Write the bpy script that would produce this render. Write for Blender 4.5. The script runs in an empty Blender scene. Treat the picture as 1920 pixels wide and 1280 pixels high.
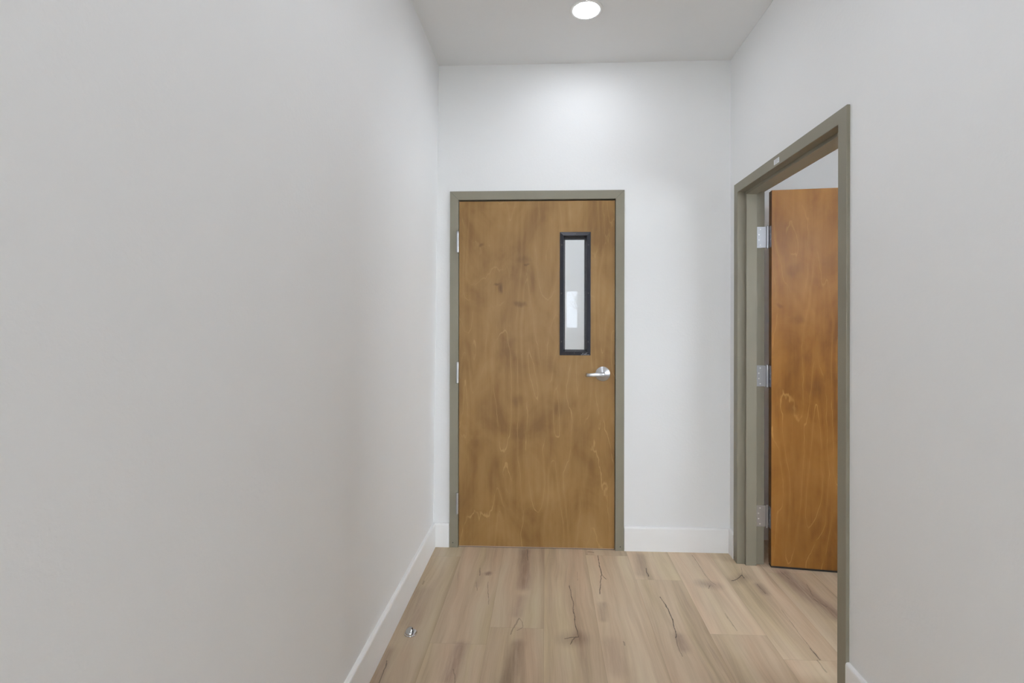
import bpy, bmesh, math, random
from mathutils import Vector, Matrix

S = bpy.context.scene
COL = S.collection
PI = math.pi

# ------------------------------------------------------------------ camera, world, exposure
EYE = 1.3277                     # camera height
YAW, ROLL = 0.0416, -0.0018
F_PX = 911.93
cam_d = bpy.data.cameras.new('camera')
cam = bpy.data.objects.new('camera', cam_d)
COL.objects.link(cam)
cy, sy = math.cos(YAW), math.sin(YAW)
cr, sr = math.cos(ROLL), math.sin(ROLL)
right, up, fwd = Vector((cy, sy, 0)), Vector((0, 0, 1)), Vector((-sy, cy, 0))
cx_ = right * cr - up * sr
cy_ = right * sr + up * cr
M = Matrix((cx_, cy_, -fwd)).transposed().to_4x4()
M.translation = Vector((0, 0, EYE))
cam.matrix_world = M
cam_d.sensor_width = 36.0
cam_d.lens = F_PX / 1920 * 36
cam_d.shift_x = -24.96 / 1920
cam_d.shift_y = -38.96 / 1920
cam_d.clip_start = 0.02
S.camera = cam

W = bpy.data.worlds.new('world')
S.world = W
W.use_nodes = True
wn = W.node_tree
bg = wn.nodes['Background']
bg.inputs['Color'].default_value = (0.88, 0.945, 1.025, 1)
bg.inputs['Strength'].default_value = 16.5

vs = S.view_settings
vs.view_transform = 'Standard'
vs.look = 'None'
vs.exposure = 0.09
vs.gamma = 1.0
vs.use_curve_mapping = False
S.cycles.max_bounces = 10
S.cycles.diffuse_bounces = 6
S.cycles.glossy_bounces = 4
S.cycles.sample_clamp_indirect = 6.0

# ------------------------------------------------------------------ dimensions (metres)
D = 2.8411          # far wall
XL = -0.6609        # left wall at the floor
XL_TOP = -0.6307    # left wall leans in a little towards the top
XR = 1.0608         # right wall, hallway face
XRB = 1.1810        # right wall, face in the side room
H = 2.8266          # ceiling
YB = -3.2           # wall behind the camera
FD0 = -0.5611 + 0.0508          # clear opening of the far door
FD1 = FD0 + 0.9144
SD1 = 2.7586 - 0.0508           # side door opening, far jamb
SD0 = SD1 - 0.9144
DH = 2.0845 - 0.0508            # opening height
RY = 3.020          # far wall of the side room

# ------------------------------------------------------------------ node helpers
class NT:
    def __init__(self, name):
        self.m = bpy.data.materials.new(name)
        self.m.use_nodes = True
        self.t = self.m.node_tree
        self.bsdf = self.t.nodes['Principled BSDF']
    def n(self, typ, **kw):
        nd = self.t.nodes.new(typ)
        for k, v in kw.items():
            setattr(nd, k, v)
        return nd
    def put(self, sock, v):
        if isinstance(v, bpy.types.NodeSocket):
            self.t.links.new(v, sock)
        else:
            sock.default_value = v
    def math(self, op, a, b=None, c=None, clamp=False):
        nd = self.n('ShaderNodeMath', operation=op, use_clamp=clamp)
        self.put(nd.inputs[0], a)
        if b is not None: self.put(nd.inputs[1], b)
        if c is not None: self.put(nd.inputs[2], c)
        return nd.outputs[0]
    def vmath(self, op, a, b=None, scale=None):
        nd = self.n('ShaderNodeVectorMath', operation=op)
        self.put(nd.inputs[0], a)
        if b is not None: self.put(nd.inputs[1], b)
        if scale is not None: self.put(nd.inputs['Scale'], scale)
        return nd.outputs['Value'] if op in ('LENGTH', 'DOT_PRODUCT', 'DISTANCE') else nd.outputs['Vector']
    def coord(self):
        return self.n('ShaderNodeTexCoord').outputs['Object']
    def sep(self, v):
        nd = self.n('ShaderNodeSeparateXYZ'); self.put(nd.inputs[0], v)
        return nd.outputs
    def comb(self, x, y, z):
        nd = self.n('ShaderNodeCombineXYZ')
        for i, v in enumerate((x, y, z)): self.put(nd.inputs[i], v)
        return nd.outputs[0]
    def noise(self, v, scale=1.0, detail=3.0, rough=0.5, dist=0.0):
        nd = self.n('ShaderNodeTexNoise')
        self.put(nd.inputs['Vector'], v)
        nd.inputs['Scale'].default_value = scale
        nd.inputs['Detail'].default_value = detail
        nd.inputs['Roughness'].default_value = rough
        nd.inputs['Distortion'].default_value = dist
        return nd.outputs['Fac']
    def mix(self, fac, a, b, blend='MIX'):
        nd = self.n('ShaderNodeMix', data_type='RGBA', blend_type=blend)
        self.put(nd.inputs[0], fac); self.put(nd.inputs[6], a); self.put(nd.inputs[7], b)
        return nd.outputs[2]
    def ramp(self, fac, stops):
        nd = self.n('ShaderNodeValToRGB')
        self.put(nd.inputs[0], fac)
        e = nd.color_ramp.elements
        while len(e) < len(stops): e.new(0.5)
        for i, (p, c) in enumerate(stops):
            e[i].position = p; e[i].color = (*c, 1)
        return nd.outputs[0]
    def smooth(self, v, a, b, o0=0.0, o1=1.0):
        nd = self.n('ShaderNodeMapRange', interpolation_type='SMOOTHSTEP')
        self.put(nd.inputs[0], v)
        for i, x in enumerate((a, b, o0, o1)): nd.inputs[i + 1].default_value = x
        return nd.outputs[0]
    def bump(self, h, strength, dist=0.001):
        nd = self.n('ShaderNodeBump')
        nd.inputs['Strength'].default_value = strength
        nd.inputs['Distance'].default_value = dist
        self.put(nd.inputs['Height'], h)
        self.t.links.new(nd.outputs[0], self.bsdf.inputs['Normal'])

def simple(name, col, rough=0.5, metal=0.0, spec=0.5, var=0.06, bump=0.0, bscale=200.0):
    k = NT(name)
    c = k.coord()
    f = k.noise(c, 6.0, 4.0)
    f = k.smooth(f, 0.3, 0.7, 1.0 - var, 1.0 + var)
    base = k.vmath('SCALE', col, scale=f)
    k.put(k.bsdf.inputs['Base Color'], base)
    k.bsdf.inputs['Roughness'].default_value = rough
    k.bsdf.inputs['Metallic'].default_value = metal
    k.bsdf.inputs['Specular IOR Level'].default_value = spec
    if bump:
        k.bump(k.noise(c, bscale, 2.0), bump)
    return k.m

def paint_wall(name, col, bump=0.12):
    k = NT(name)
    c = k.coord()
    big = k.smooth(k.noise(c, 0.9, 3.0), 0.3, 0.7, 0.985, 1.015)
    k.put(k.bsdf.inputs['Base Color'], k.vmath('SCALE', col, scale=big))
    k.bsdf.inputs['Roughness'].default_value = 0.62
    k.bsdf.inputs['Specular IOR Level'].default_value = 0.3
    peel = k.smooth(k.noise(c, 85.0, 3.0, 0.55), 0.42, 0.66)
    k.bump(peel, bump, 0.0012)
    return k.m

MAT = {}
MAT['wall'] = paint_wall('wall_paint', (0.858, 0.862, 0.862))
MAT['ceil'] = paint_wall('ceiling_paint', (0.855, 0.86, 0.862), 0.1)
MAT['trim'] = simple('baseboard_paint', (0.91, 0.91, 0.905), 0.35, var=0.01)
MAT['olive'] = simple('olive_metal_paint', (0.246, 0.224, 0.170), 0.45, var=0.03, bump=0.08, bscale=260)
MAT['black'] = simple('black_metal_paint', (0.020, 0.021, 0.030), 0.27, var=0.1)
MAT['blackscrew'] = simple('black_screw', (0.008, 0.008, 0.01), 0.3)
MAT['rubber'] = simple('dark_rubber_and_shade', (0.03, 0.03, 0.03), 0.7)  # also colours the strips standing in for shade under the door leaves
MAT['gap'] = simple('dark_gap', (0.01, 0.009, 0.008), 0.9)
MAT['chrome'] = simple('satin_chrome', (0.60, 0.61, 0.63), 0.36, 1.0, var=0.03)
MAT['polished'] = simple('polished_chrome', (0.62, 0.62, 0.63), 0.10, 1.0, var=0.03)
MAT['zinc'] = simple('brushed_steel', (0.50, 0.51, 0.54), 0.34, 1.0, var=0.05)
MAT['brightscrew'] = simple('bright_screw', (0.92, 0.92, 0.92), 0.35, 0.6)
MAT['label'] = simple('paper_label', (0.72, 0.73, 0.76), 0.6)
MAT['ink'] = simple('grey_print', (0.30, 0.31, 0.34), 0.6)
MAT['palemark'] = simple('pale_stamped_mark', (0.45, 0.47, 0.52), 0.4)
MAT['rawwood'] = simple('raw_wood_edge', (0.45, 0.34, 0.27), 0.6)
MAT['seam'] = simple('mitre_seam', (0.12, 0.12, 0.10), 0.6)
MAT['plastic'] = simple('white_trim_plastic', (0.85, 0.85, 0.84), 0.45, var=0.01)
MAT['bark'] = simple('tree_bark', (0.12, 0.10, 0.085), 0.9, var=0.2)
MAT['ground'] = simple('pale_ground', (0.42, 0.41, 0.38), 0.9, var=0.2)

k = NT('light_lens')
em = k.n('ShaderNodeEmission')
lens_c = k.smooth(k.vmath('LENGTH', k.coord()), 0.0, 0.08, 1.0, 0.96)
k.put(em.inputs['Color'], k.vmath('SCALE', (0.922, 0.973, 1.055), scale=lens_c))
em.inputs['Strength'].default_value = 90.0
k.t.links.new(em.outputs[0], k.t.nodes['Material Output'].inputs[0])
MAT['lens'] = k.m

k = NT('window_glass')
g = k.n('ShaderNodeBsdfGlossy'); g.inputs['Roughness'].default_value = 0.0
g.inputs['Color'].default_value = (0.95, 0.97, 1, 1)
tr = k.n('ShaderNodeBsdfTransparent'); tr.inputs['Color'].default_value = (0.96, 0.965, 0.965, 1)
fr = k.n('ShaderNodeFresnel'); fr.inputs['IOR'].default_value = 1.5
mx = k.n('ShaderNodeMixShader')
k.t.links.new(fr.outputs[0], mx.inputs[0]); k.t.links.new(tr.outputs[0], mx.inputs[1]); k.t.links.new(g.outputs[0], mx.inputs[2])
k.t.links.new(mx.outputs[0], k.t.nodes['Material Output'].inputs[0])
MAT['glass'] = k.m
k = NT('tinted_window_glass')
g = k.n('ShaderNodeBsdfGlossy'); g.inputs['Roughness'].default_value = 0.0
tr = k.n('ShaderNodeBsdfTransparent'); tr.inputs['Color'].default_value = (0.55, 0.56, 0.57, 1)
fr = k.n('ShaderNodeFresnel'); fr.inputs['IOR'].default_value = 1.5
mx = k.n('ShaderNodeMixShader')
k.t.links.new(fr.outputs[0], mx.inputs[0]); k.t.links.new(tr.outputs[0], mx.inputs[1]); k.t.links.new(g.outputs[0], mx.inputs[2])
k.t.links.new(mx.outputs[0], k.t.nodes['Material Output'].inputs[0])
MAT['tinted'] = k.m

# ---- wood veneer of the doors (local frame: x across, z up, metres)
def veneer(name, seed, light, mid, dark, line, rough, spec, blots=(), coat=0.0, linestr=0.62):
    k = NT(name)
    c = k.vmath('ADD', k.coord(), (seed, 0, seed * 1.7))
    xyz = k.sep(c)
    flat = k.comb(xyz[0], 0.0, xyz[2])
    # slow warp so that the contours wander
    w1 = k.noise(k.vmath('MULTIPLY', flat, (3.0, 1, 1.1)), 1.0, 3.0)
    w2 = k.noise(k.vmath('MULTIPLY', flat, (11.0, 1, 4.0)), 1.0, 3.0, 0.6)
    field = k.math('ADD', k.math('MULTIPLY', k.noise(k.vmath('MULTIPLY', flat, (5.2, 1, 0.95)), 1.0, 1.2, 0.4, 0.5), 9.0),
                   k.math('MULTIPLY', w2, 0.9))
    fr_ = k.math('ABSOLUTE', k.math('SUBTRACT', k.math('FRACT', field), 0.5))
    ln = k.smooth(fr_, 0.0, 0.04, 1.0, 0.0)
    lmask = k.smooth(k.noise(k.vmath('MULTIPLY', flat, (9, 1, 5)), 1.0, 3.0, 0.6), 0.40, 0.58)
    soft = k.smooth(fr_, 0.0, 0.5, 1.0, 0.0)
    blot = k.noise(k.vmath('MULTIPLY', flat, (4.5, 1, 2.6)), 1.0, 4.0, 0.55, 0.6)
    fib = k.noise(k.vmath('MULTIPLY', flat, (210, 1, 6)), 1.0, 3.0, 0.6)
    fib2 = k.noise(k.vmath('MULTIPLY', flat, (42, 1, 2.2)), 1.0, 3.0, 0.6)
    t = k.math('ADD', k.math('MULTIPLY', blot, 0.70), k.math('MULTIPLY', fib2, 0.15))
    t = k.math('ADD', t, k.math('MULTIPLY', fib, 0.09))
    t = k.math('ADD', t, k.math('MULTIPLY', soft, 0.06))
    col = k.ramp(t, [(0.36, dark), (0.50, mid), (0.66, light)])
    fade = k.smooth(xyz[2], seed * 1.7 + 0.9, seed * 1.7 + 1.5, 1.0, 0.45)
    col = k.mix(k.math('MULTIPLY', k.math('MULTIPLY', k.math('MULTIPLY', ln, lmask), fade), linestr), col, (*line, 1))
    # mineral streaks and small knots of the veneer
    raw = k.coord()
    wob = k.vmath('SCALE', k.vmath('SUBTRACT', k.comb(w2, w1, w2), (0.5, 0.5, 0.5)), scale=0.10)
    pw = k.vmath('ADD', raw, wob)
    for (bx, bz, rx, rz, s) in blots:
        dlt = k.vmath('MULTIPLY', k.vmath('SUBTRACT', pw, (bx, 0, bz)), (1 / rx, 0, 1 / rz))
        m_ = k.smooth(k.vmath('LENGTH', dlt), 0.25, 1.1, s, 0.0)
        col = k.mix(m_, col, k.mix(1.0, col, (0.42, 0.38, 0.40, 1), 'MULTIPLY'))
    k.put(k.bsdf.inputs['Base Color'], col)
    k.bsdf.inputs['Roughness'].default_value = rough
    k.bsdf.inputs['Specular IOR Level'].default_value = spec
    if coat:
        k.bsdf.inputs['Coat Weight'].default_value = coat
        k.bsdf.inputs['Coat Roughness'].default_value = 0.3
    return k.m

MAT['veneer_far'] = veneer('birch_veneer_brown', 3.1, (0.362, 0.215, 0.082), (0.302, 0.170, 0.056), (0.223, 0.117, 0.036),
    (0.50, 0.31, 0.12), 0.40, 0.34,
    blots=((0.225, 1.545, 0.020, 0.012, 0.55), (0.245, 1.515, 0.018, 0.040, 0.7), (0.36, 1.43, 0.06, 0.022, 0.5), (0.39, 1.65, 0.02, 0.01, 0.5),
           (0.14, 1.78, 0.013, 0.012, 0.45), (0.38, 1.68, 0.06, 0.03, 0.22), (0.34, 0.86, 0.035, 0.05, 0.3), (0.61, 0.83, 0.08, 0.06, 0.25)))
MAT['veneer_side'] = veneer('birch_veneer_amber', 8.4, (0.385, 0.178, 0.040), (0.310, 0.131, 0.024), (0.205, 0.078, 0.013),
    (0.56, 0.30, 0.085), 0.31, 0.45,
    blots=((0.11, 1.60, 0.05, 0.04, 0.22), (0.03, 1.40, 0.03, 0.02, 0.45), (0.13, 1.33, 0.05, 0.03, 0.3), (0.10, 0.86, 0.05, 0.04, 0.35)))
MAT['leafedge'] = simple('stained_door_edge', (0.16, 0.075, 0.026), 0.45, var=0.15)

# ---- floor
FLOOR_CRACKS = [
    ([(-0.3482, 2.5992), (-0.3412, 2.5226)], 0.0022, 0.6),
    ([(-0.2917, 2.464), (-0.2778, 2.3733), (-0.2642, 2.2687)], 0.0014, 0.6),
    ([(-0.3488, 2.4615), (-0.3331, 2.3818)], 0.002, 0.35),
    ([(-0.105, 2.8248), (-0.0951, 2.6925)], 0.0025, 0.5),
    ([(-0.1164, 2.1698), (-0.0998, 2.139), (-0.0965, 2.1042), (-0.1196, 2.0819)], 0.003, 0.35),
    ([(-0.1164, 2.1698), (-0.1368, 2.0981), (-0.1446, 2.0558)], 0.003, 0.45),
    ([(0.1228, 2.4476), (0.125, 2.3695), (0.1329, 2.2966), (0.1307, 2.2086), (0.1336, 2.1187), (0.14, 2.0521)], 0.0019, 0.8),
    ([(0.1397, 2.0481), (0.1189, 2.0496), (0.0844, 2.0376)], 0.0024, 0.7),
    ([(0.1295, 2.0517), (0.1137, 2.0309), (0.105, 2.0031)], 0.0022, 0.7),
    ([(0.2972, 2.7677), (0.2949, 2.6823), (0.295, 2.5638), (0.2822, 2.4899), (0.2657, 2.3758)], 0.0021, 0.9),
    ([(0.295, 2.5638), (0.3131, 2.5152)], 0.0021, 0.8),
    ([(0.2445, 2.8101), (0.2761, 2.804)], 0.004, 0.7),
    ([(-0.6151, 1.8757), (-0.6092, 1.8084), (-0.6076, 1.7585)], 0.0022, 0.6),
    ([(-0.6169, 2.4553), (-0.6158, 2.426)], 0.004, 0.4),
    ([(-0.3486, 1.8397), (-0.3342, 1.8012), (-0.3308, 1.7707)], 0.0015, 0.4),
    ([(0.169, 2.5835), (0.1666, 2.4966)], 0.0012, 0.4),
    ([(0.5413, 2.6367), (0.5377, 2.595), (0.5383, 2.5547)], 0.0028, 0.9),
    ([(0.5527, 2.3658), (0.5634, 2.3057), (0.5655, 2.1935), (0.5604, 2.1183), (0.5491, 2.0649)], 0.0024, 0.85),
    ([(0.5491, 2.0649), (0.5421, 1.998), (0.5451, 1.951)], 0.0018, 0.6),
    ([(0.8332, 2.7989), (0.8378, 2.6931), (0.8349, 2.5948), (0.8434, 2.5167), (0.8562, 2.4859)], 0.0016, 0.5),
    ([(0.8116, 2.451), (0.8294, 2.4847)], 0.0018, 0.6),
    ([(0.9546, 2.528), (0.9895, 2.5489), (1.0295, 2.5902), (1.0265, 2.557)], 0.0026, 0.85),
    ([(1.0295, 2.5902), (1.0593, 2.6743)], 0.0015, 0.4),
    ([(1.0705, 2.5017), (1.0729, 2.4178)], 0.003, 0.5),
    ([(0.8179, 2.2443), (0.8207, 2.1573), (0.8237, 2.121)], 0.002, 0.35),
    ([(1.0872, 2.2869), (1.0822, 2.1972), (1.0786, 2.1057), (1.0781, 2.0218)], 0.0016, 0.45),
    ([(1.0781, 2.0218), (1.0787, 1.9556)], 0.0028, 0.7),
    ([(1.2481, 2.6408), (1.2576, 2.5609)], 0.0022, 0.45),
    ([(1.282, 2.3816), (1.3082, 2.3177)], 0.0028, 0.45),
    ([(1.3197, 2.5129), (1.2944, 2.4047)], 0.003, 0.35),
    ([(0.3242, 2.0294), (0.3257, 2.0046)], 0.003, 0.4),
    ([(1.0661, 1.9513), (1.0651, 1.8862)], 0.002, 0.4),
]
FLOOR_SMUDGES = [
    ([(-0.1182, 2.7936), (-0.1037, 2.5333), (-0.1085, 2.4257)], 0.030, 0.6),
    ([(-0.116, 2.3267), (-0.1264, 2.1971)], 0.024, 0.4),
    ([(-0.1144, 1.9934), (-0.1298, 1.8493), (-0.1432, 1.779)], 0.026, 0.6),
    ([(0.1394, 2.044), (0.0972, 2.0342)], 0.040, 0.6),
    ([(0.2699, 2.2926), (0.2592, 2.1774)], 0.018, 0.5),
    ([(-0.3423, 1.968), (-0.3492, 1.8944), (-0.3573, 1.7876)], 0.030, 0.6),
    ([(-0.297, 2.5472), (-0.299, 2.542)], 0.016, 1.0),
    ([(-0.3298, 2.5356), (-0.3407, 2.4267)], 0.014, 0.3),
    ([(-0.6079, 2.3585), (-0.5911, 2.1216)], 0.040, 0.35),
    ([(-0.6274, 1.9254), (-0.6164, 1.7637)], 0.030, 0.45),
    ([(0.535, 2.7697), (0.5054, 2.58)], 0.028, 0.4),
    ([(0.5626, 2.0741), (0.5637, 1.999)], 0.024, 0.55),
    ([(0.7965, 2.4957), (0.8507, 2.4795)], 0.032, 0.55),
    ([(0.9682, 2.5286), (1.0318, 2.5704)], 0.032, 0.5),
    ([(1.0718, 2.4894), (1.0716, 2.4294)], 0.024, 0.5),
    ([(1.256, 2.6138), (1.2668, 2.4738), (1.282, 2.3816), (1.3082, 2.3177), (1.315, 2.2465)], 0.045, 0.75),
    ([(0.2707, 2.0187), (0.2755, 1.8654)], 0.035, 0.35),
]

def make_floor(name, cracks, smudges):
    k = NT(name)
    P = k.coord()
    xyz = k.sep(P)
    PW = 0.235
    u = k.math('DIVIDE', k.math('ADD', xyz[0], 0.005), PW)
    col_i = k.math('FLOOR', u)
    off = None
    ends = {-3: 1.20, -2: 1.986, -1: 2.10, 0: 1.42, 1: 2.77, 2: 2.52, 3: 2.095, 4: 1.95, 5: 2.62, 6: 1.7}
    for i, v in ends.items():
        q = k.math('MULTIPLY', k.math('COMPARE', col_i, float(i), 0.1), v)
        off = q if off is None else k.math('ADD', off, q)
    v = k.math('DIVIDE', k.math('SUBTRACT', xyz[1], off), 1.52)
    row_i = k.math('FLOOR', v)
    wn_ = k.n('ShaderNodeTexWhiteNoise', noise_dimensions='3D')
    k.put(wn_.inputs['Vector'], k.comb(col_i, row_i, 3.7))
    rnd = k.sep(wn_.outputs['Color'])
    # grain, different on each plank
    shift = k.comb(k.math('MULTIPLY', rnd[0], 30), k.math('MULTIPLY', rnd[1], 30), k.math('MULTIPLY', rnd[2], 9))
    warpn = k.noise(k.vmath('ADD', k.vmath('MULTIPLY', P, (6, 1.6, 1)), shift), 1.0, 2.0)
    Pw = k.vmath('ADD', P, k.comb(k.math('MULTIPLY', k.math('SUBTRACT', warpn, 0.5), 0.09), 0.0, 0.0))
    g1 = k.noise(k.vmath('ADD', k.vmath('MULTIPLY', Pw, (13, 0.9, 1)), shift), 1.0, 4.0, 0.55)
    g2 = k.noise(k.vmath('ADD', k.vmath('MULTIPLY', Pw, (70, 2.5, 1)), shift), 1.0, 4.0, 0.6)
    g3 = k.noise(k.vmath('ADD', k.vmath('MULTIPLY', Pw, (260, 6, 1)), shift), 1.0, 2.0, 0.6)
    t = k.math('ADD', k.math('MULTIPLY', g1, 0.66), k.math('MULTIPLY', g2, 0.24))
    t = k.math('ADD', t, k.math('MULTIPLY', g3, 0.10))
    base = k.ramp(t, [(0.32, (0.38, 0.285, 0.196)), (0.45, (0.532, 0.408, 0.284)), (0.55, (0.607, 0.480, 0.343)), (0.68, (0.67, 0.56, 0.405))])
    # pinkish and greenish-tan drift
    tint = k.noise(k.vmath('ADD', k.vmath('MULTIPLY', Pw, (10, 0.7, 1)), k.vmath('SCALE', shift, scale=1.7)), 1.0, 2.0)
    tintc = k.ramp(tint, [(0.34, (1.02, 0.975, 0.97)), (0.5, (1, 1, 1)), (0.64, (0.985, 1.0, 0.94))])
    base = k.mix(1.0, base, tintc, 'MULTIPLY')
    tone = k.smooth(rnd[0], 0.0, 1.0, 0.95, 1.05)
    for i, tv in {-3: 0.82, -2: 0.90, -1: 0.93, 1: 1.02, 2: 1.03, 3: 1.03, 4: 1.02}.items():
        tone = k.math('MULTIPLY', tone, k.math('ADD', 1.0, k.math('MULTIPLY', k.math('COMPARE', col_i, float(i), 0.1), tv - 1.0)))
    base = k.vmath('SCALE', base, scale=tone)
    # marks that belong to single planks
    wob = k.noise(k.vmath('MULTIPLY', P, (45, 18, 1)), 1.0, 3.0, 0.6)
    wob2 = k.noise(k.vmath('MULTIPLY', P, (38, 22, 1)), 1.0, 3.0, 0.6)
    Pc = k.vmath('ADD', P, k.comb(k.math('MULTIPLY', k.math('SUBTRACT', wob, 0.5), 0.014), k.math('MULTIPLY', k.math('SUBTRACT', wob2, 0.5), 0.014), 0.0))
    Pc = k.vmath('MULTIPLY', Pc, (1, 1, 0))
    def seg(P_, a, b):
        ax, ay = a; bx, by = b
        L2 = max((bx - ax) ** 2 + (by - ay) ** 2, 1e-8)
        pa = k.vmath('SUBTRACT', P_, (ax, ay, 0))
        h = k.math('MULTIPLY', k.vmath('DOT_PRODUCT', pa, (bx - ax, by - ay, 0)), 1 / L2, clamp=True)
        return k.vmath('DISTANCE', pa, k.vmath('SCALE', (bx - ax, by - ay, 0.0), scale=h))
    def strokes(P_, items, soft):
        tot = None
        for pts, w, s in items:
            dmin = None
            for a, b in zip(pts[:-1], pts[1:]):
                d = seg(P_, a, b)
                dmin = d if dmin is None else k.math('MINIMUM', dmin, d)
            m_ = k.smooth(dmin, w * (0.0 if soft else 0.4), w * (1.9 if soft else 1.35), s, 0.0)
            tot = m_ if tot is None else k.math('MAXIMUM', tot, m_)
        return tot
    sm = strokes(Pc, smudges, True) if smudges else 0.0
    streak = k.noise(k.vmath('MULTIPLY', P, (120, 9, 1)), 1.0, 3.0, 0.6)
    sm = k.math('MULTIPLY', sm, k.smooth(streak, 0.35, 0.65, 0.75, 1.15), clamp=True)
    col = k.mix(sm, base, k.mix(1.0, base, (0.47, 0.41, 0.44, 1), 'MULTIPLY'))
    ck = strokes(Pc, cracks, False) if cracks else 0.0
    ck = k.math('MULTIPLY', ck, k.smooth(k.noise(P, 90, 2.0), 0.28, 0.5, 0.65, 1.0))
    col = k.mix(ck, col, (0.04, 0.024, 0.02, 1))
    # joints
    fu = k.math('FRACT', u)
    du = k.math('MULTIPLY', k.math('MINIMUM', fu, k.math('SUBTRACT', 1.0, fu)), PW)
    fv = k.math('FRACT', v)
    dv = k.math('MULTIPLY', k.math('MINIMUM', fv, k.math('SUBTRACT', 1.0, fv)), 1.52)
    dj = k.math('MINIMUM', du, dv)
    joint = k.smooth(dj, 0.0003, 0.0013, 0.28, 0.0)
    side = k.smooth(k.math('MULTIPLY', k.math('SUBTRACT', 1.0, fu), PW), 0.0, 0.025, 0.28, 0.0)
    col = k.mix(side, col, k.mix(1.0, col, (0.72, 0.66, 0.56, 1), 'MULTIPLY'))
    col = k.mix(joint, col, (0.16, 0.11, 0.07, 1))
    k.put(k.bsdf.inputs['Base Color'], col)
    k.put(k.bsdf.inputs['Roughness'], k.smooth(g2, 0.3, 0.7, 0.40, 0.52))
    k.bsdf.inputs['Specular IOR Level'].default_value = 0.42
    hgt = k.math('ADD', k.smooth(dj, 0.0, 0.0015, 0.0, 1.0), k.math('MULTIPLY', g3, 0.12))
    k.bump(hgt, 0.25, 0.0008)
    return k.m
# the same floor, one material per plank row so that each carries only the marks of its own planks
PLANK = 0.235
def row_of(x): return math.floor((x + 0.005) / PLANK)
FLOOR_ROWS = list(range(-10, 22))
by_row = {}
for kind_, items in (('c', FLOOR_CRACKS), ('s', FLOOR_SMUDGES)):
    for it in items:
        xm = sum(p_[0] for p_ in it[0]) / len(it[0])
        by_row.setdefault(row_of(xm), {'c': [], 's': []})[kind_].append(it)
MAT['floor'] = make_floor('oak_plank_floor', [], [])
floor_mats, floor_slot = ['floor'], {}
for r_, d_ in sorted(by_row.items()):
    nm = 'floor_row_%d' % r_
    MAT[nm] = make_floor('oak_plank_floor', d_['c'], d_['s'])
    floor_slot[r_] = len(floor_mats); floor_mats.append(nm)

# ------------------------------------------------------------------ mesh helpers
def link(name, bm, mats, parent=None, smooth=False, loc=None, rot=None):
    me = bpy.data.meshes.new(name)
    bmesh.ops.recalc_face_normals(bm, faces=bm.faces)
    bm.to_mesh(me); bm.free()
    if not isinstance(mats, (list, tuple)): mats = [mats]
    for m in mats: me.materials.append(MAT[m])
    if smooth:
        for p in me.polygons: p.use_smooth = True
    o = bpy.data.objects.new(name, me)
    COL.objects.link(o)
    if parent is not None: o.parent = parent
    if loc is not None: o.location = loc
    if rot is not None: o.rotation_euler = rot
    return o

def empty(name, loc=(0, 0, 0), rotz=0.0, parent=None):
    o = bpy.data.objects.new(name, None)
    o.empty_display_size = 0.1
    COL.objects.link(o)
    o.location = loc
    o.rotation_euler = (0, 0, rotz)
    if parent is not None: o.parent = parent
    return o

def tag(o, label=None, cat=None, group=None, kind=None):
    if label: o['label'] = label
    if cat: o['category'] = cat
    if group: o['group'] = group
    if kind: o['kind'] = kind
    return o

def box(bm, x0, x1, y0, y1, z0, z1, bev=0.0, seg=2, mi=0):
    vs_ = [bm.verts.new((x, y, z)) for z in (z0, z1) for y in (y0, y1) for x in (x0, x1)]
    idx = [(0, 2, 3, 1), (4, 5, 7, 6), (0, 1, 5, 4), (2, 6, 7, 3), (0, 4, 6, 2), (1, 3, 7, 5)]
    fs = [bm.faces.new([vs_[i] for i in f]) for f in idx]
    for f in fs: f.material_index = mi
    if bev > 0:
        es = list({e for f in fs for e in f.edges})
        bmesh.ops.bevel(bm, geom=es, offset=bev, segments=seg, profile=0.5, affect='EDGES')
    return fs

def grid_slab(bm, us, vs2, holes, t0, t1, mapper):
    """A slab made of the cells us x vs2 except the cells in holes; one closed surface."""
    vert = {}
    def V(i, j, k_):
        key = (i, j, k_)
        if key not in vert:
            vert[key] = bm.verts.new(mapper(us[i], vs2[j], (t0, t1)[k_]))
        return vert[key]
    nu, nv = len(us) - 1, len(vs2) - 1
    solid = lambda i, j: 0 <= i < nu and 0 <= j < nv and (i, j) not in holes
    for i in range(nu):
        for j in range(nv):
            if not solid(i, j): continue
            bm.faces.new([V(i, j, 0), V(i + 1, j, 0), V(i + 1, j + 1, 0), V(i, j + 1, 0)])
            bm.faces.new([V(i, j, 1), V(i, j + 1, 1), V(i + 1, j + 1, 1), V(i + 1, j, 1)])
            if not solid(i - 1, j): bm.faces.new([V(i, j, 0), V(i, j + 1, 0), V(i, j + 1, 1), V(i, j, 1)])
            if not solid(i + 1, j): bm.faces.new([V(i + 1, j, 0), V(i + 1, j, 1), V(i + 1, j + 1, 1), V(i + 1, j + 1, 0)])
            if not solid(i, j - 1): bm.faces.new([V(i, j, 0), V(i, j, 1), V(i + 1, j, 1), V(i + 1, j, 0)])
            if not solid(i, j + 1): bm.faces.new([V(i, j + 1, 0), V(i + 1, j + 1, 0), V(i + 1, j + 1, 1), V(i, j + 1, 1)])

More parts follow.
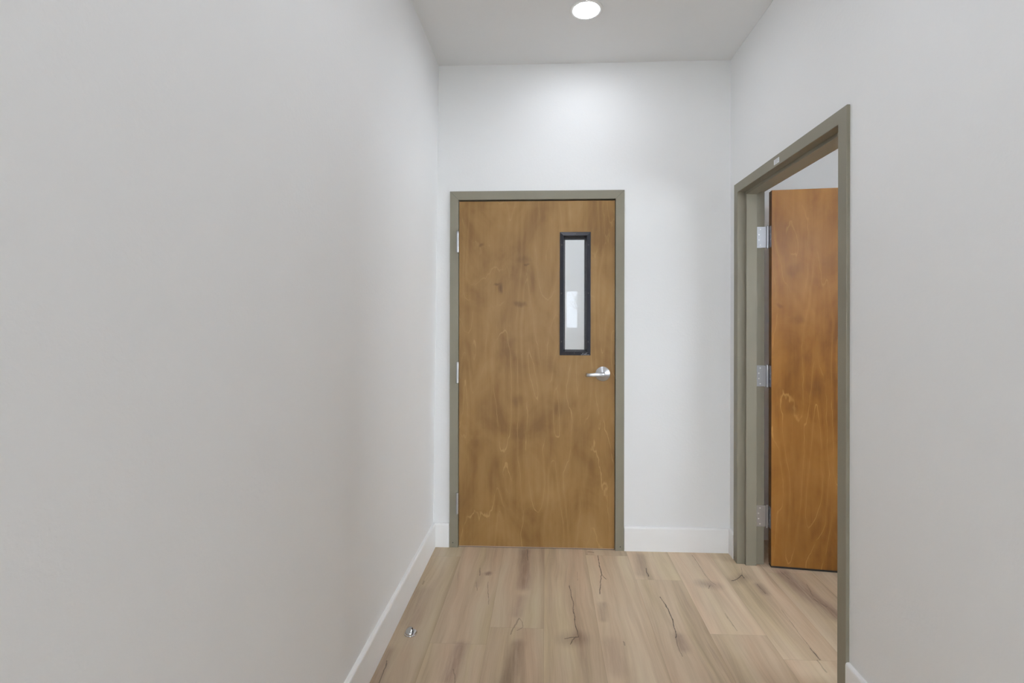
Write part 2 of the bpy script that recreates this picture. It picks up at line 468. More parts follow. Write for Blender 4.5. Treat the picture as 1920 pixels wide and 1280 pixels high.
def lathe(bm, prof, seg=32, axis='Z', cen=(0, 0, 0), mi=0):
    """prof: (radius, height) pairs, revolved about the axis through cen."""
    rings = []
    for r, h in prof:
        ring = []
        for i in range(seg):
            a = 2 * PI * i / seg
            p = (r * math.cos(a), r * math.sin(a), h)
            if axis == 'Y': p = (p[0], p[2], p[1])
            if axis == 'X': p = (p[2], p[0], p[1])
            ring.append(bm.verts.new((p[0] + cen[0], p[1] + cen[1], p[2] + cen[2])))
        rings.append(ring)
    for a, b in zip(rings[:-1], rings[1:]):
        for i in range(seg):
            f = bm.faces.new([a[i], a[(i + 1) % seg], b[(i + 1) % seg], b[i]])
            f.material_index = mi
    for ring in (rings[0], rings[-1]):
        f = bm.faces.new(ring); f.material_index = mi

def shade_auto(o, ang=0.6):
    me = o.data
    bm = bmesh.new(); bm.from_mesh(me)
    for f in bm.faces: f.smooth = True
    for e in bm.edges:
        if len(e.link_faces) == 2 and e.calc_face_angle(0) > ang: e.smooth = False
    bm.to_mesh(me); bm.free()
    return o

# ------------------------------------------------------------------ room shell
bm = bmesh.new()
xs_ = [-2.4] + [-0.005 + PLANK * r_ for r_ in range(-10, 22) if -2.4 < -0.005 + PLANK * r_ < 4.9] + [4.9]
grid_slab(bm, xs_, [YB - 0.2, 6.9], set(), -0.12, 0.0, lambda u, v, t: (u, v, t))
for f in bm.faces:
    f.material_index = floor_slot.get(row_of(f.calc_center_median().x), 0)
tag(link('floor', bm, floor_mats), 'light oak wood-look plank floor with knots and cracks', 'floor', kind='structure')
bm = bmesh.new(); box(bm, -2.2, 4.9, YB - 0.2, 6.9, H, H + 0.12)
tag(link('ceiling', bm, 'ceil'), 'plain white painted ceiling', 'ceiling', kind='structure')

OW = 0.030    # how far the rough opening lies outside the clear opening
# left wall, leaning in by three centimetres towards the top
bm = bmesh.new()
pts = [(XL, 0), (XL_TOP, H), (XL - 0.16, H), (XL - 0.16, 0)]
va = [bm.verts.new((x, YB - 0.2, z)) for x, z in pts]
vb = [bm.verts.new((x, D + 0.12, z)) for x, z in pts]
bm.faces.new(va); bm.faces.new(vb[::-1])
for i in range(4): bm.faces.new([va[i], vb[i], vb[(i + 1) % 4], va[(i + 1) % 4]])
tag(link('wall_left', bm, 'wall'), 'long white wall on the left of the hallway', 'wall', kind='structure')
# far wall with the door opening
bm = bmesh.new()
grid_slab(bm, [-2.2, FD0 - OW, FD1 + OW, XR + 0.02], [0, DH + OW, H], {(1, 0)}, D, D + 0.1207, lambda u, v, t: (u, t, v))
tag(link('wall_far', bm, 'wall'), 'white end wall around the closed door', 'wall', kind='structure')
# right wall with the open doorway
bm = bmesh.new()
grid_slab(bm, [YB - 0.2, SD0 - OW, SD1 + OW, RY + 0.05], [0, DH + OW, H], {(1, 0)}, XR, XRB, lambda u, v, t: (t, u, v))
tag(link('wall_right', bm, 'wall'), 'white wall on the right around the open doorway', 'wall', kind='structure')
# wall behind the camera, with its window
WX0, WX1, WZ0, WZ1 = 0.375, 0.595, 1.18, 1.89      # narrow sidelight window
GDX0, GDX1, GDZ = -0.58, 0.325, 2.62                 # added glazed entrance with its transom
bm = bmesh.new()
grid_slab(bm, [-0.9, GDX0, GDX1, WX0, WX1, 1.3], [0, WZ0, WZ1, GDZ, H], {(1, 0), (1, 1), (1, 2), (3, 1)}, YB - 0.15, YB, lambda u, v, t: (u, t, v))
tag(link('wall_back', bm, 'wall'), 'white wall with a window at the near end of the hallway', 'wall', kind='structure')
# side room
bm = bmesh.new(); box(bm, XRB - 0.001, 4.9, RY, RY + 0.14, 0, H)
tag(link('wall_side_room_far', bm, 'wall'), 'white wall behind the open door in the side room', 'wall', kind='structure')
SWY0, SWY1, SWZ0, SWZ1 = 0.5, 2.1, 1.0, 2.1
bm = bmesh.new()
grid_slab(bm, [-3.22, SWY0, SWY1, RY + 0.1], [0, SWZ0, SWZ1, H], {(1, 1)}, 3.4, 3.52, lambda u, v, t: (t, u, v))
tag(link('wall_side_room_right', bm, 'wall'), 'white far side wall of the side room', 'wall', kind='structure')
NWX0, NWX1, NWZ0, NWZ1 = 1.95, 2.95, 1.95, 2.60
bm = bmesh.new()
grid_slab(bm, [XRB, NWX0, NWX1, 3.52], [0, NWZ0, NWZ1, H], {(1, 1)}, -3.22, -3.1, lambda u, v, t: (u, t, v))
tag(link('wall_side_room_near', bm, 'wall'), 'white near wall of the side room', 'wall', kind='structure')
# room behind the far door
bm = bmesh.new(); box(bm, -2.2, 2.6, 4.8, 4.92, 0, H)
tag(link('wall_end_room_far', bm, 'wall'), 'white wall seen through the narrow door window', 'wall', kind='structure')
EWY0, EWY1, EWZ0, EWZ1 = 3.15, 4.35, 0.95, 2.25
bm = bmesh.new()
grid_slab(bm, [D, EWY0, EWY1, 4.92], [0, EWZ0, EWZ1, H], {(1, 1)}, -2.32, -2.2, lambda u, v, t: (t, u, v))
tag(link('wall_end_room_left', bm, 'wall'), 'white left wall of the room behind the door', 'wall', kind='structure')
bm = bmesh.new(); box(bm, 2.6, 2.72, RY + 0.14, 4.92, 0, H)
tag(link('wall_end_room_right', bm, 'wall'), 'white right wall of the room behind the door', 'wall', kind='structure')

# baseboards: straight boards with an eased top edge; a run is extruded along its length
BH, BT = 0.1388, 0.014
def baseboard(name, p0, p1, nrm, label, t=BT, m0=0.0, m1=0.0):
    """p0, p1: wall line on the floor; nrm: into the room; m0/m1: how far the room face is cut back at the ends."""
    bm = bmesh.new()
    p0 = Vector((*p0, 0)); p1 = Vector((*p1, 0)); n = Vector((*nrm, 0)); d = (p1 - p0).normalized()
    sec = [(0, 0), (t, 0), (t, BH - 0.009), (t - 0.0015, BH - 0.004), (t - 0.005, BH - 0.0008), (t - 0.008, BH), (0, BH)]
    a = [bm.verts.new(p0 + n * w + d * (m0 * w / t) + Vector((0, 0, z))) for w, z in sec]
    b = [bm.verts.new(p1 + n * w - d * (m1 * w / t) + Vector((0, 0, z))) for w, z in sec]
    bm.faces.new(a); bm.faces.new(b[::-1])
    for i in range(len(sec)):
        j = (i + 1) % len(sec)
        bm.faces.new([a[i], b[i], b[j], a[j]])
    return tag(link(name, bm, 'trim'), label, 'baseboard', kind='structure')
TL = 0.0185
baseboard('baseboard_left', (XL, YB), (XL, D), (1, 0), 'white baseboard along the long left wall', TL, 0.0, BT)
baseboard('baseboard_far_left', (XL, D), (FD0 - 0.0508, D), (0, -1), 'short white baseboard left of the closed door', BT, TL, 0.0015)
baseboard('baseboard_far_right', (FD1 + 0.0508, D), (XR, D), (0, -1), 'white baseboard right of the closed door', BT, 0.0015, BT)
baseboard('baseboard_right_far', (XR, D), (XR, SD1 + 0.0508), (-1, 0), 'tiny white baseboard between corner and open doorway', BT, BT, 0.001)
baseboard('baseboard_right_near', (XR, SD0 - 0.0508), (XR, YB), (-1, 0), 'white baseboard on the right wall before the open doorway', BT, 0.001, 0.0)
baseboard('baseboard_side_room', (XRB + 0.02, RY), (3.4, RY), (0, -1), 'white baseboard behind the open door in the side room', BT)
baseboard('baseboard_end_room', (-2.2, 4.8), (2.6, 4.8), (0, -1), 'white baseboard of the room behind the closed door')

# ------------------------------------------------------------------ door frames
def frame_mesh(depth, stop0, stop1, mapper, x0, x1, h):
    """Pressed metal frame: one profile swept up, across and down with mitred corners.
    mapper(a, d, z): a across the opening, d into the wall from the front face."""
    FW_, LIP, ST = 0.0508, 0.0120, 0.0160
    prof = [(0.0015, 0.0), (FW_ - 0.0022, 0.0), (FW_ - 0.0006, 0.0006), (FW_, 0.0022), (FW_, LIP), (0.026, LIP),
            (0.026, depth - LIP), (FW_, depth - LIP), (FW_, depth), (0.0, depth), (0.0, stop1), (-ST + 0.001, stop1), (-ST, stop1 - 0.001),
            (-ST, stop0 + 0.001), (-ST + 0.001, stop0), (0.0, stop0), (0.0, 0.0015)]
    bm = bmesh.new()
    rings = []
    for kind in range(4):
        ring = []
        for w, d in prof:
            if kind == 0: p = (x0 - w, d, 0.0)
            if kind == 1: p = (x0 - w, d, h + w)
            if kind == 2: p = (x1 + w, d, h + w)
            if kind == 3: p = (x1 + w, d, 0.0)
            ring.append(bm.verts.new(mapper(*p)))
        rings.append(ring)
    n = len(prof)
    for a, b in zip(rings[:-1], rings[1:]):
        for i in range(n):
            bm.faces.new([a[i], a[(i + 1) % n], b[(i + 1) % n], b[i]])
    bm.faces.new(rings[0]); bm.faces.new(rings[-1][::-1])
    return bm

def seam_mesh(mapper, x0, x1, h):
    bm = bmesh.new()
    for sx, xc in ((-1, x0), (1, x1)):
        e = 0.0005
        ps = [(xc + sx * (0.001 - e), h + 0.001 + e), (xc + sx * (0.001 + e), h + 0.001 - e),
              (xc + sx * (0.0490 + e), h + 0.0490 - e), (xc + sx * (0.0490 - e), h + 0.0490 + e)]
        lo = [bm.verts.new(mapper(a, -0.0001, z)) for a, z in ps]
        hi = [bm.verts.new(mapper(a, 0.0006, z)) for a, z in ps]
        bm.faces.new(lo); bm.faces.new(hi[::-1])
        for i in range(4): bm.faces.new([lo[i], hi[i], hi[(i + 1) % 4], lo[(i + 1) % 4]])
    return bm

def screw(parent, name, loc, axis, r, mat, h=0.0012, group=None):
    bm = bmesh.new()
    sg = -1 if axis.startswith('-') else 1
    lathe(bm, [(r, 0), (r, sg * h * 0.4), (r * 0.75, sg * h * 0.85), (r * 0.35, sg * h), (r * 0.3, sg * h * 0.6)], 14, axis[-1])
    o = link(name, bm, mat, parent, smooth=False, loc=loc)
    return o

# =================================================================== DOOR 1: closed, end wall
FY = D - 0.012
door1 = tag(empty('door_1', (FD0, D, 0)), 'closed brown wooden door with a narrow black-framed window, in the end wall', 'door', kind='structure')
def loc1(x, y, z): return (x - FD0, y - D, z)
mp = lambda a, d, z: loc1(a, FY + d, z)
fr1 = shade_auto(link('door_frame', frame_mesh(0.145, 0.058, 0.1, mp, FD0, FD1, DH), 'olive', door1), 0.35)
fr1['label'] = 'olive grey painted metal frame'
link('mitre_seam', seam_mesh(mp, FD0, FD1, DH), 'seam', fr1)
for (x, z) in ((-0.5406, 0.0274), (0.4334, 0.023)):
    screw(fr1, 'screw', loc1(x, FY, z), '-Y', 0.0028, 'rubber', 0.0006)

LX0, LX1, LZ0, LZ1 = FD0 + 0.0032, FD1 - 0.0032, 0.0085, DH - 0.0080
LY0 = D - 0.0035              # front face of the leaf
LT = 0.0445
HX0, HX1, HZ0, HZ1 = 0.1060, 0.2380, 1.1470, 1.8230     # cut-out for the window
bm = bmesh.new()
grid_slab(bm, [LX0, HX0, HX1, LX1], [LZ0, HZ0, HZ1, LZ1], {(1, 1)}, LY0, LY0 + LT, lambda u, v, t: (u, t, v))
leaf1_bm = bm
bmesh.ops.translate(leaf1_bm, verts=leaf1_bm.verts, vec=(-LX0, -LY0, 0))
leaf1 = link('door_leaf', leaf1_bm, 'veneer_far', door1, loc=loc1(LX0, LY0, 0))
leaf1['label'] = 'brown birch veneer door leaf'
bm = bmesh.new(); box(bm, LX0, LX1 - 0.002, LY0 + 0.001, LY0 + 0.03, 0.0035, 0.0080)
bmesh.ops.translate(bm, verts=bm.verts, vec=(-LX0, -LY0, 0))
link('bottom_edge', bm, 'rawwood', leaf1)
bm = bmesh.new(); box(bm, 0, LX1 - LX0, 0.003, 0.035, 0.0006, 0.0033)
link('bottom_gap_shade', bm, 'rubber', leaf1)  # dark strip in place of the shade below the closed leaf

# window kit in the leaf: bevelled black frame, glass, eight screws
VX0, VX1, VZ0, VZ1 = 0.0822, 0.2612, 1.1272, 1.8435
GX0, GX1, GZ0, GZ1 = 0.1130, 0.2298, 1.1560, 1.8075
vf = bmesh.new()
def rect_ring(y, dx, dz):
    return [vf.verts.new(loc1(x, y, z)) for x, z in ((VX0 + dx, VZ0 + dz), (VX1 - dx, VZ0 + dz), (VX1 - dx, VZ1 - dz), (VX0 + dx, VZ1 - dz))]
levels = [(LY0 + 0.004, 0.000), (LY0 - 0.0022, 0.000), (LY0 - 0.0040, 0.0022), (LY0 - 0.0078, 0.0200), (LY0 - 0.0070, 0.0225), (LY0 + 0.0170, 0.0300), (LY0 + 0.0185, 0.0300), (LY0 + 0.0185, 0.0235), (LY0 + 0.004, 0.0235)]
rs = [rect_ring(y, d, d) for y, d in levels]
for a, b in zip(rs, rs[1:] + rs[:1]):
    for i in range(4): vf.faces.new([a[i], a[(i + 1) % 4], b[(i + 1) % 4], b[i]])
vframe = link('window_frame', vf, 'black', door1)
vframe['label'] = 'black metal frame of the narrow door window'
bm = bmesh.new(); box(bm, HX0 + 0.0006, HX1 - 0.0006, LY0 + 0.0190, LY0 + 0.0250, HZ0 + 0.0006, HZ1 - 0.0006)
bmesh.ops.translate(bm, verts=bm.verts, vec=(-FD0, -D, 0))
link('window_glass', bm, 'glass', door1)
# back half of the kit, seen through the glass at its edge
bm = bmesh.new()
grid_slab(bm, [VX0, GX0 + 0.002, GX1 - 0.002, VX1], [VZ0, GZ0 + 0.002, GZ1 - 0.002, VZ1], {(1, 1)}, LY0 + LT, LY0 + LT + 0.006, lambda u, v, t: loc1(u, t, v))
link('window_frame', bm, 'black', door1)
for (x, z) in ((0.0935, 1.768), (0.2475, 1.768), (0.0925, 1.487), (0.2465, 1.487), (0.0920, 1.206), (0.2460, 1.206), (0.1712, 1.8300), (0.1665, 1.1420)):
    screw(vframe, 'screw', loc1(x, LY0 - 0.0058, z), '-Y', 0.0040, 'blackscrew', 0.0022)
# pale stamped maker's mark in the lower right corner of the frame
bm = bmesh.new()
for i in range(7):
    x = 0.206 + i * 0.0072
    box(bm, x, x + 0.0046, LY0 - 0.0052, LY0 - 0.0040, 1.1296, 1.1318)
for (x0, x1, z0, z1) in ((0.213, 0.222, 1.1385, 1.1397), (0.213, 0.2142, 1.1345, 1.1397), (0.224, 0.232, 1.1345, 1.1357), (0.2308, 0.232, 1.1345, 1.1397), (0.236, 0.2372, 1.134, 1.1425), (0.236, 0.2425, 1.1412, 1.1425)):
    box(bm, x0, x1, LY0 - 0.0078, LY0 - 0.0056, z0, z1)
bmesh.ops.translate(bm, verts=bm.verts, vec=(-FD0, -D, 0))
link('stamped_mark', bm, 'palemark', vframe)

def lever(parent, cx, y, z, direction, mapper):
    """round rose with a lever; direction: -1 points to smaller x"""
    bm = bmesh.new()
    lathe(bm, [(0.0420, 0.0), (0.0425, -0.0035), (0.0400, -0.0065), (0.0150, -0.0165), (0.0115, -0.0185), (0.004, -0.0187)], 48, 'Y')
    rose = shade_auto(link('rose', bm, 'chrome', parent, loc=mapper(cx, y, z)), 0.5)
    bm = bmesh.new()
    path = [((0, -0.014, 0), 0.0095, 0.0095), ((0, -0.036, 0), 0.0100, 0.0105), ((direction * 0.001, -0.047, 0), 0.0115, 0.0125),
            ((direction * 0.010, -0.0560, 0), 0.0110, 0.0130), ((direction * 0.026, -0.0585, 0), 0.0085, 0.0125), ((direction * 0.055, -0.0580, -0.001), 0.0070, 0.0115),
            ((direction * 0.076, -0.0570, -0.002), 0.0066, 0.0106), ((direction * 0.089, -0.0530, -0.0025), 0.0066, 0.0102), ((direction * 0.0940, -0.0460, -0.0025), 0.0066, 0.0100), ((direction * 0.0950, -0.0330, -0.0025), 0.0060, 0.0095)]
    rings = []
    for i, (p, ra, rb) in enumerate(path):
        p = Vector(p)
        t = (Vector(path[min(i + 1, len(path) - 1)][0]) - Vector(path[max(i - 1, 0)][0])).normalized()
        upv = Vector((0, 0, 1)); sd = t.cross(upv).normalized()
        ring = []
        for j in range(20):
            a = 2 * PI * j / 20
            ca, sa = math.cos(a), math.sin(a)
            e = 0.7
            ring.append(bm.verts.new(p + sd * (ra * math.copysign(abs(ca) ** e, ca)) + upv * (rb * math.copysign(abs(sa) ** e, sa))))
        rings.append(ring)
    for a, b in zip(rings[:-1], rings[1:]):
        for j in range(20): bm.faces.new([a[j], a[(j + 1) % 20], b[(j + 1) % 20], b[j]])
    bm.faces.new(rings[0]); bm.faces.new(rings[-1][::-1])
    return shade_auto(link('lever_handle', bm, 'chrome', rose), 0.7)
lever(door1, 0.3318, LY0, 1.0205, -1, loc1)
# black strip for the shade in the latch gap at the leaf's edge
bm = bmesh.new(); box(bm, LX1 - 0.0012, FD1 - 0.0004, LY0 + 0.0005, LY0 + 0.020, 0.984, 1.073)
bmesh.ops.translate(bm, verts=bm.verts, vec=(-FD0, -D, 0))
latch = link('latch_gap_shade', bm, 'gap', door1)

def knuckles(bm, cx, cy, z0, z1, r):
    n = 5
    hgt = (z1 - z0 - 0.012) / n
    lathe(bm, [(r * 0.55, z0), (r * 0.92, z0 + 0.0015), (r, z0 + 0.005), (r, z0 + 0.0058)], 20, 'Z', (cx, cy, 0))
    lathe(bm, [(r, z1 - 0.0058), (r, z1 - 0.005), (r * 0.92, z1 - 0.0015), (r * 0.55, z1)], 20, 'Z', (cx, cy, 0))
    for i in range(n):
        a = z0 + 0.006 + i * hgt
        lathe(bm, [(r * 0.95, a), (r, a + 0.0005), (r, a + hgt - 0.0008), (r * 0.95, a + hgt - 0.0003)], 20, 'Z', (cx, cy, 0))
HZ = (1.7878, 1.0235, 0.2593)
first = None
for z in HZ:
    if first is None:
        bm = bmesh.new()
        knuckles(bm, 0, 0, -0.0622, 0.0622, 0.0072)
        box(bm, -0.001, 0.0012, 0.004, 0.018, -0.057, 0.057)
        h_ = shade_auto(link('hinge', bm, 'chrome', door1), 0.5); first = h_
    else:
        h_ = first.copy(); COL.objects.link(h_); h_.parent = door1
    h_.location = loc1(FD0 - 0.0030, FY - 0.0055, z)

# =================================================================== DOOR 2: open, right wall
door2 = tag(empty('door_2', (XR, SD1, 0)), 'open amber wooden door swung into the side room, in the right wall', 'door', kind='structure')
FX = XR - 0.012
def loc2(x, y, z): return (x - XR, y - SD1, z)
mp2 = lambda a, d, z: loc2(FX + d, a, z)
fr2 = shade_auto(link('door_frame', frame_mesh(0.145, 0.0415, 0.0985, mp2, SD0, SD1, DH), 'olive', door2), 0.35)
fr2['label'] = 'olive grey painted metal frame'
screw(fr2, 'screw', loc2(FX, 2.7480, 0.0173), '-X', 0.0028, 'rubber', 0.0006)
# paper label on the head of the frame
bm = bmesh.new(); box(bm, FX - 0.0004, FX + 0.0002, 2.2335, 2.2840, 2.0440, 2.0670)
bmesh.ops.translate(bm, verts=bm.verts, vec=(-XR, -SD1, 0))
lab = link('label', bm, 'label', fr2); lab['label'] = 'small white paper label'
bm = bmesh.new()
for i, (a, b) in enumerate(((2.238, 2.279), (2.246, 2.279), (2.240, 2.275), (2.252, 2.279))):
    z = 2.0628 - i * 0.0050
    box(bm, FX - 0.0008, FX - 0.0003, a, b, z, z + 0.0012)
bmesh.ops.translate(bm, verts=bm.verts, vec=(-XR, -SD1, 0))
# (three levels only: the print is a second material of the label's own mesh)
me_tmp = bpy.data.meshes.new('print'); bm.to_mesh(me_tmp); bm.free()
bm = bmesh.new(); bm.from_mesh(lab.data); n0 = len(bm.faces); bm.from_mesh(me_tmp)
bm.faces.ensure_lookup_table()
for f in bm.faces[n0:]: f.material_index = 1
bm.to_mesh(lab.data); bm.free(); lab.data.materials.append(MAT['ink']); bpy.data.meshes.remove(me_tmp)

# leaf: local x along its width, local y through its thickness (y=0 faces the hallway side)
ANG = math.radians(-7.0)
piv = Vector((1.2150, 2.6700, 0))
leafroot_loc = loc2(piv.x, piv.y, 0)
bm = bmesh.new()
box(bm, 0, 0.9080, 0, LT, 0.0120, DH - 0.0020, bev=0.0009, seg=2)
for f in bm.faces:
    if abs(f.normal.x) > 0.8: f.material_index = 1
leaf2 = link('door_leaf', bm, ['veneer_side', 'leafedge'], door2, loc=leafroot_loc, rot=(0, 0, ANG))
leaf2.data.update()
for p in leaf2.data.polygons:
    if abs(p.normal.x) > 0.8: p.material_index = 1
leaf2['label'] = 'amber birch veneer door leaf'
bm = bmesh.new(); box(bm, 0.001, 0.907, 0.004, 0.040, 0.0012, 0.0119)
link('bottom_gap_shade', bm, 'rubber', leaf2)  # dark strip standing in for the shadow in the gap under the leaf
lever(leaf2, 0.838, 0.0, 1.0205, -1, lambda x, y, z: (x, y, z))
# hinges: jamb plate, knuckle and leaf plate, each with four bright screws
def hinge2(z):
    bm = bmesh.new()
    # world coordinates relative to door2
    kx, ky = 1.2075, 2.7020
    box(bm, 1.1530, kx - 0.003, SD1 - 0.0022, SD1 - 0.0002, z - 0.0572, z + 0.0572)
    knuckles(bm, kx, ky, z - 0.0630, z + 0.0630, 0.0068)
    bmesh.ops.translate(bm, verts=bm.verts, vec=(-XR, -SD1, 0))
    h = shade_auto(link('hinge', bm, 'zinc', door2), 0.5)
    for (dx, dz) in ((0.014, 0.0215 * 2), (0.0065, 0.0145), (0.0065, -0.0145), (0.014, -0.0215 * 2)):
        screw(h, 'screw', loc2(1.1530 + dx + 0.004, SD1 - 0.0022, z + dz), '-Y', 0.0040, 'brightscrew', 0.0010)
    # plate on the edge of the leaf
    bm = bmesh.new()
    R = Matrix.Rotation(ANG, 3, 'Z')
    box(bm, -0.0022, -0.0001, 0.0065, 0.0475, z - 0.0572, z + 0.0572)
    for v_ in bm.verts:
        q = R @ v_.co; v_.co = Vector(loc2(q.x + piv.x, q.y + piv.y, q.z))
    pl = link('hinge_plate', bm, 'zinc', h)
    for (dy, dz) in ((0.028, 0.043), (0.016, 0.0145), (0.016, -0.0145), (0.028, -0.043)):
        q = R @ Vector((-0.0022, dy, 0))
        s_ = screw(h, 'screw', loc2(q.x + piv.x, q.y + piv.y, z + dz), '-X', 0.0038, 'brightscrew', 0.0012)
        s_.rotation_euler = (0, 0, ANG)
for z in (1.7850, 1.0290, 0.2650): hinge2(z)

# ------------------------------------------------------------------ window behind the camera
win = tag(empty('window_1', ((WX0 + WX1) / 2, YB, WZ0)), 'white framed window at the near end of the hallway', 'window', kind='structure')
def locw(x, y, z): return (x - (WX0 + WX1) / 2, y - YB, z - WZ0)
bm = bmesh.new()
grid_slab(bm, [WX0 - 0.05, WX0, WX1, WX1 + 0.05], [WZ0 - 0.05, WZ0, WZ1, WZ1 + 0.05], {(1, 1)}, YB, YB + 0.018, lambda u, v, t: locw(u, t, v))
link('window_casing', bm, 'trim', win)
bm = bmesh.new()
grid_slab(bm, [WX0, WX0 + 0.012, WX1 - 0.012, WX1], [WZ0, WZ0 + 0.02, WZ1 - 0.02, WZ1], {(1, 1)}, YB - 0.10, YB - 0.05, lambda u, v, t: locw(u, t, v))
link('window_sash', bm, 'trim', win)
bm = bmesh.new(); box(bm, WX0 + 0.011, WX1 - 0.011, YB - 0.078, YB - 0.072, WZ0 + 0.018, WZ1 - 0.018)
bmesh.ops.translate(bm, verts=bm.verts, vec=(-(WX0 + WX1) / 2, -YB, -WZ0))
link('window_pane', bm, 'tinted', win)
# added windows of the side room and of the room behind the closed door
def added_window(name, x0, x1, xin, y0, y1, z0, z1, label):
    w = tag(empty(name, (x0, y0, z0)), label, 'window', kind='structure')
    f_ = lambda u, v, t: (t - x0, u - y0, v - z0)
    ym = (y0 + y1) / 2
    xm = (x0 + x1) / 2
    bm = bmesh.new()
    grid_slab(bm, [y0, y0 + 0.04, ym - 0.02, ym + 0.02, y1 - 0.04, y1], [z0, z0 + 0.04, z1 - 0.04, z1], {(1, 1), (3, 1)}, xm - 0.025, xm + 0.025, f_)
    link('window_frame', bm, 'trim', w)
    bm = bmesh.new()
    a, b = sorted((xin, xin + (0.03 if x0 < 0 else -0.03)))
    box(bm, a - x0, b - x0, -0.04, y1 - y0 + 0.04, -0.03, 0.0, bev=0.004)
    link('window_sill', bm, 'trim', w)
    for (a, b) in ((y0 + 0.038, ym - 0.018), (ym + 0.018, y1 - 0.038)):
        bm = bmesh.new(); box(bm, xm - 0.003 - x0, xm + 0.003 - x0, a - y0, b - y0, 0.038, z1 - z0 - 0.038)
        link('window_pane', bm, 'glass', w)
added_window('added_window_2', 3.4, 3.52, 3.4, SWY0, SWY1, SWZ0, SWZ1, 'added two-pane window lighting the hallway through the side room')  # unseen, added so daylight through the doorway washes the left wall
wt = tag(empty('added_window_4', (NWX0, -3.22, NWZ0)), 'added high wide window in the side room for a glow on the open door', 'window', kind='structure')  # unseen window, added to strengthen the glow on the open leaf
bm = bmesh.new()
grid_slab(bm, [0, 0.04, NWX1 - NWX0 - 0.04, NWX1 - NWX0], [0, 0.04, NWZ1 - NWZ0 - 0.04, NWZ1 - NWZ0], {(1, 1)}, 0.035, 0.085, lambda u, v, t: (u, t, v))
link('window_frame', bm, 'trim', wt)
bm = bmesh.new(); box(bm, 0.038, NWX1 - NWX0 - 0.038, 0.057, 0.063, 0.038, NWZ1 - NWZ0 - 0.038)
link('window_pane', bm, 'glass', wt)
added_window('added_window_3', -2.32, -2.2, -2.2, EWY0, EWY1, EWZ0, EWZ1, 'added two-pane window brightening the room behind the closed door')  # unseen, added to brighten the wall behind the door glass
# added glazed entrance with a transom, an unseen daylight source for the far wall
ent = tag(empty('added_entrance', (GDX0, YB, 0)), 'added glazed entrance letting daylight in at the near end of the hallway', 'door', kind='structure')
loce = lambda u, v, t: (u - GDX0, t - YB, v)
bm = bmesh.new()
grid_slab(bm, [GDX0, GDX0 + 0.04, GDX1 - 0.04, GDX1], [0, 2.14, 2.18, GDZ - 0.04, GDZ], {(1, 0), (1, 2)}, YB - 0.11, YB - 0.04, loce)
link('door_frame', bm, 'olive', ent)
bm = bmesh.new()
grid_slab(bm, [GDX0 + 0.045, GDX0 + 0.105, GDX1 - 0.105, GDX1 - 0.045], [0.01, 0.16, 2.07, 2.135], {(1, 1)}, YB - 0.10, YB - 0.055, loce)
lf3 = link('door_leaf', bm, 'olive', ent)
bm = bmesh.new(); box(bm, GDX0 + 0.10, GDX1 - 0.10, YB - 0.081, YB - 0.074, 0.155, 2.075)
bmesh.ops.translate(bm, verts=bm.verts, vec=(-GDX0, -YB, 0))
link('glass_panel', bm, 'glass', lf3)
bm = bmesh.new(); box(bm, GDX0 + 0.039, GDX1 - 0.039, YB - 0.081, YB - 0.074, 2.179, GDZ - 0.039)
bmesh.ops.translate(bm, verts=bm.verts, vec=(-GDX0, -YB, 0))
link('transom_glass', bm, 'glass', ent)

# ground and a bare tree outside that window
bm = bmesh.new(); box(bm, -30, 30, -60, YB - 0.25, -0.25, -0.15)
tag(link('ground', bm, 'ground'), 'pale open ground outside the hallway window', 'ground', kind='structure')
random.seed(5)
def tree(x, y, hgt, label):
    bm = bmesh.new()
    def limb(p, d, r, L, depth):
        q = p + d * L
        u = d.orthogonal().normalized(); w = d.cross(u)
        a = [bm.verts.new(p + (u * math.cos(t) + w * math.sin(t)) * r) for t in (0, 2.09, 4.19)]
        b = [bm.verts.new(q + (u * math.cos(t) + w * math.sin(t)) * r * 0.6) for t in (0, 2.09, 4.19)]
        for i in range(3): bm.faces.new([a[i], a[(i + 1) % 3], b[(i + 1) % 3], b[i]])
        if depth:
            for _ in range(3):
                nd = (d + Vector((random.uniform(-.8, .8), random.uniform(-.8, .8), random.uniform(-.1, .6)))).normalized()
                limb(p + d * L * random.uniform(0.6, 1), nd, r * 0.55, L * random.uniform(0.55, 0.8), depth - 1)
    limb(Vector((0, 0, 0)), Vector((0, 0, 1)), 0.14, hgt * 0.33, 5)
    tag(link('bare_tree', bm, 'bark', loc=(x, y, -0.16)), label, 'tree')
tree(-2.5, -24, 5.2, 'bare tree outside the window, left of the other')
tree(2.6, -28, 4.6, 'bare tree outside the window, right of the other')

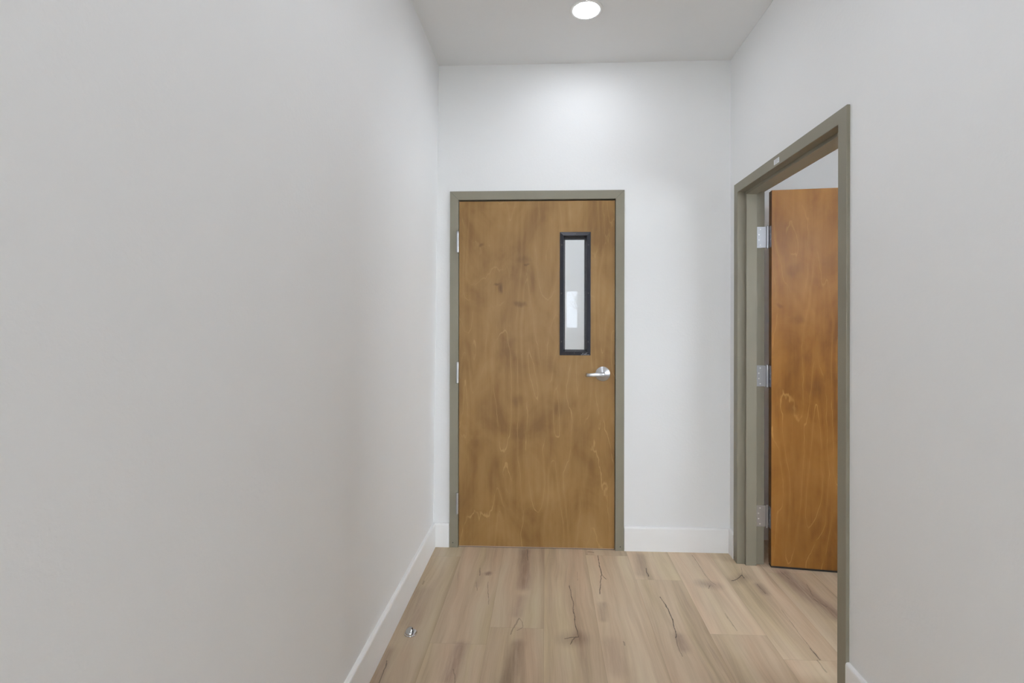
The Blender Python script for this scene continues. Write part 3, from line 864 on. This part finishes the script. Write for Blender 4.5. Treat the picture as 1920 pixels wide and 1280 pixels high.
# ------------------------------------------------------------------ recessed ceiling lights
def ceiling_light(x, y, label, group=None, src=None):
    if src is not None:
        r = src.copy(); COL.objects.link(r); r.location = (x, y, H)
        for ch in src.children:
            c = ch.copy(); COL.objects.link(c); c.parent = r
    else:
        r = empty('ceiling_light', (x, y, H))
        bm = bmesh.new()
        lathe(bm, [(0.0800, 0.0), (0.0800, -0.0020), (0.0775, -0.0040), (0.0640, -0.0042), (0.0620, -0.0034), (0.0620, 0.0)], 56)
        shade_auto(link('trim_ring', bm, 'plastic', r), 0.7)
        bm = bmesh.new()
        lathe(bm, [(0.0619, -0.0010), (0.0619, -0.0046), (0.052, -0.0064), (0.035, -0.0076), (0.015, -0.0081), (0.002, -0.0082)], 48)
        shade_auto(link('lens', bm, 'lens', r), 1.0)
    tag(r, label, 'ceiling light', group)
    return r
L0 = ceiling_light(0.1935, 2.3545, 'round white recessed ceiling light shining above the end of the hallway')
for i_, yy in enumerate((1.20, 0.05, -1.10, -2.25)):
    ceiling_light(0.1935, yy, 'round recessed ceiling light in the hallway row, number %s from the end door' % ('two', 'three', 'four', 'five')[i_], 'hallway ceiling lights', src=L0)
for yy, lb in ((1.30, 'beside the open doorway'), (-0.55, 'in the middle of the room'), (-2.40, 'near the added high wide window')):
    ceiling_light(2.40, yy, 'round recessed ceiling light of the side room, ' + lb, 'side room ceiling lights', src=L0)
for xx, lb in ((-1.0, 'nearest its added window'), (0.2, 'straight behind the door'), (1.4, 'farthest from its added window')):
    ceiling_light(xx, 3.90, 'round recessed ceiling light of the room behind the closed door, ' + lb, 'end room ceiling lights', src=L0)

# ------------------------------------------------------------------ floor door stop
ds = tag(empty('door_stop', (-0.5690, 2.0420, 0), 0.35), 'small chrome dome door stop screwed to the floor near the left wall', 'door stop')
bm = bmesh.new()
lathe(bm, [(0.0265, 0.0), (0.0265, 0.0030), (0.0255, 0.0045), (0.0240, 0.0052), (0.004, 0.0053)], 36)
shade_auto(link('base', bm, 'polished', ds), 0.6)
bm = bmesh.new()
prof = [(0.0240 * math.cos(a), 0.0050 + 0.0205 * math.sin(a)) for a in [i * PI / 2 / 9 for i in range(10)]]
prof[-1] = (0.0005, prof[-1][1])
lathe(bm, prof, 36)
geom = bm.verts[:] + bm.edges[:] + bm.faces[:]
res = bmesh.ops.bisect_plane(bm, geom=geom, plane_co=(0.0045, 0, 0), plane_no=(1, 0, 0), clear_outer=True)
bmesh.ops.holes_fill(bm, edges=[e for e in bm.edges if e.is_boundary], sides=0)
shade_auto(link('dome', bm, 'polished', ds), 0.6)
bm = bmesh.new(); box(bm, 0.0046, 0.0095, -0.013, 0.013, 0.0053, 0.0180, bev=0.002)
rb = link('bumper', bm, 'rubber', ds); rb['label'] = 'dark rubber bumper'
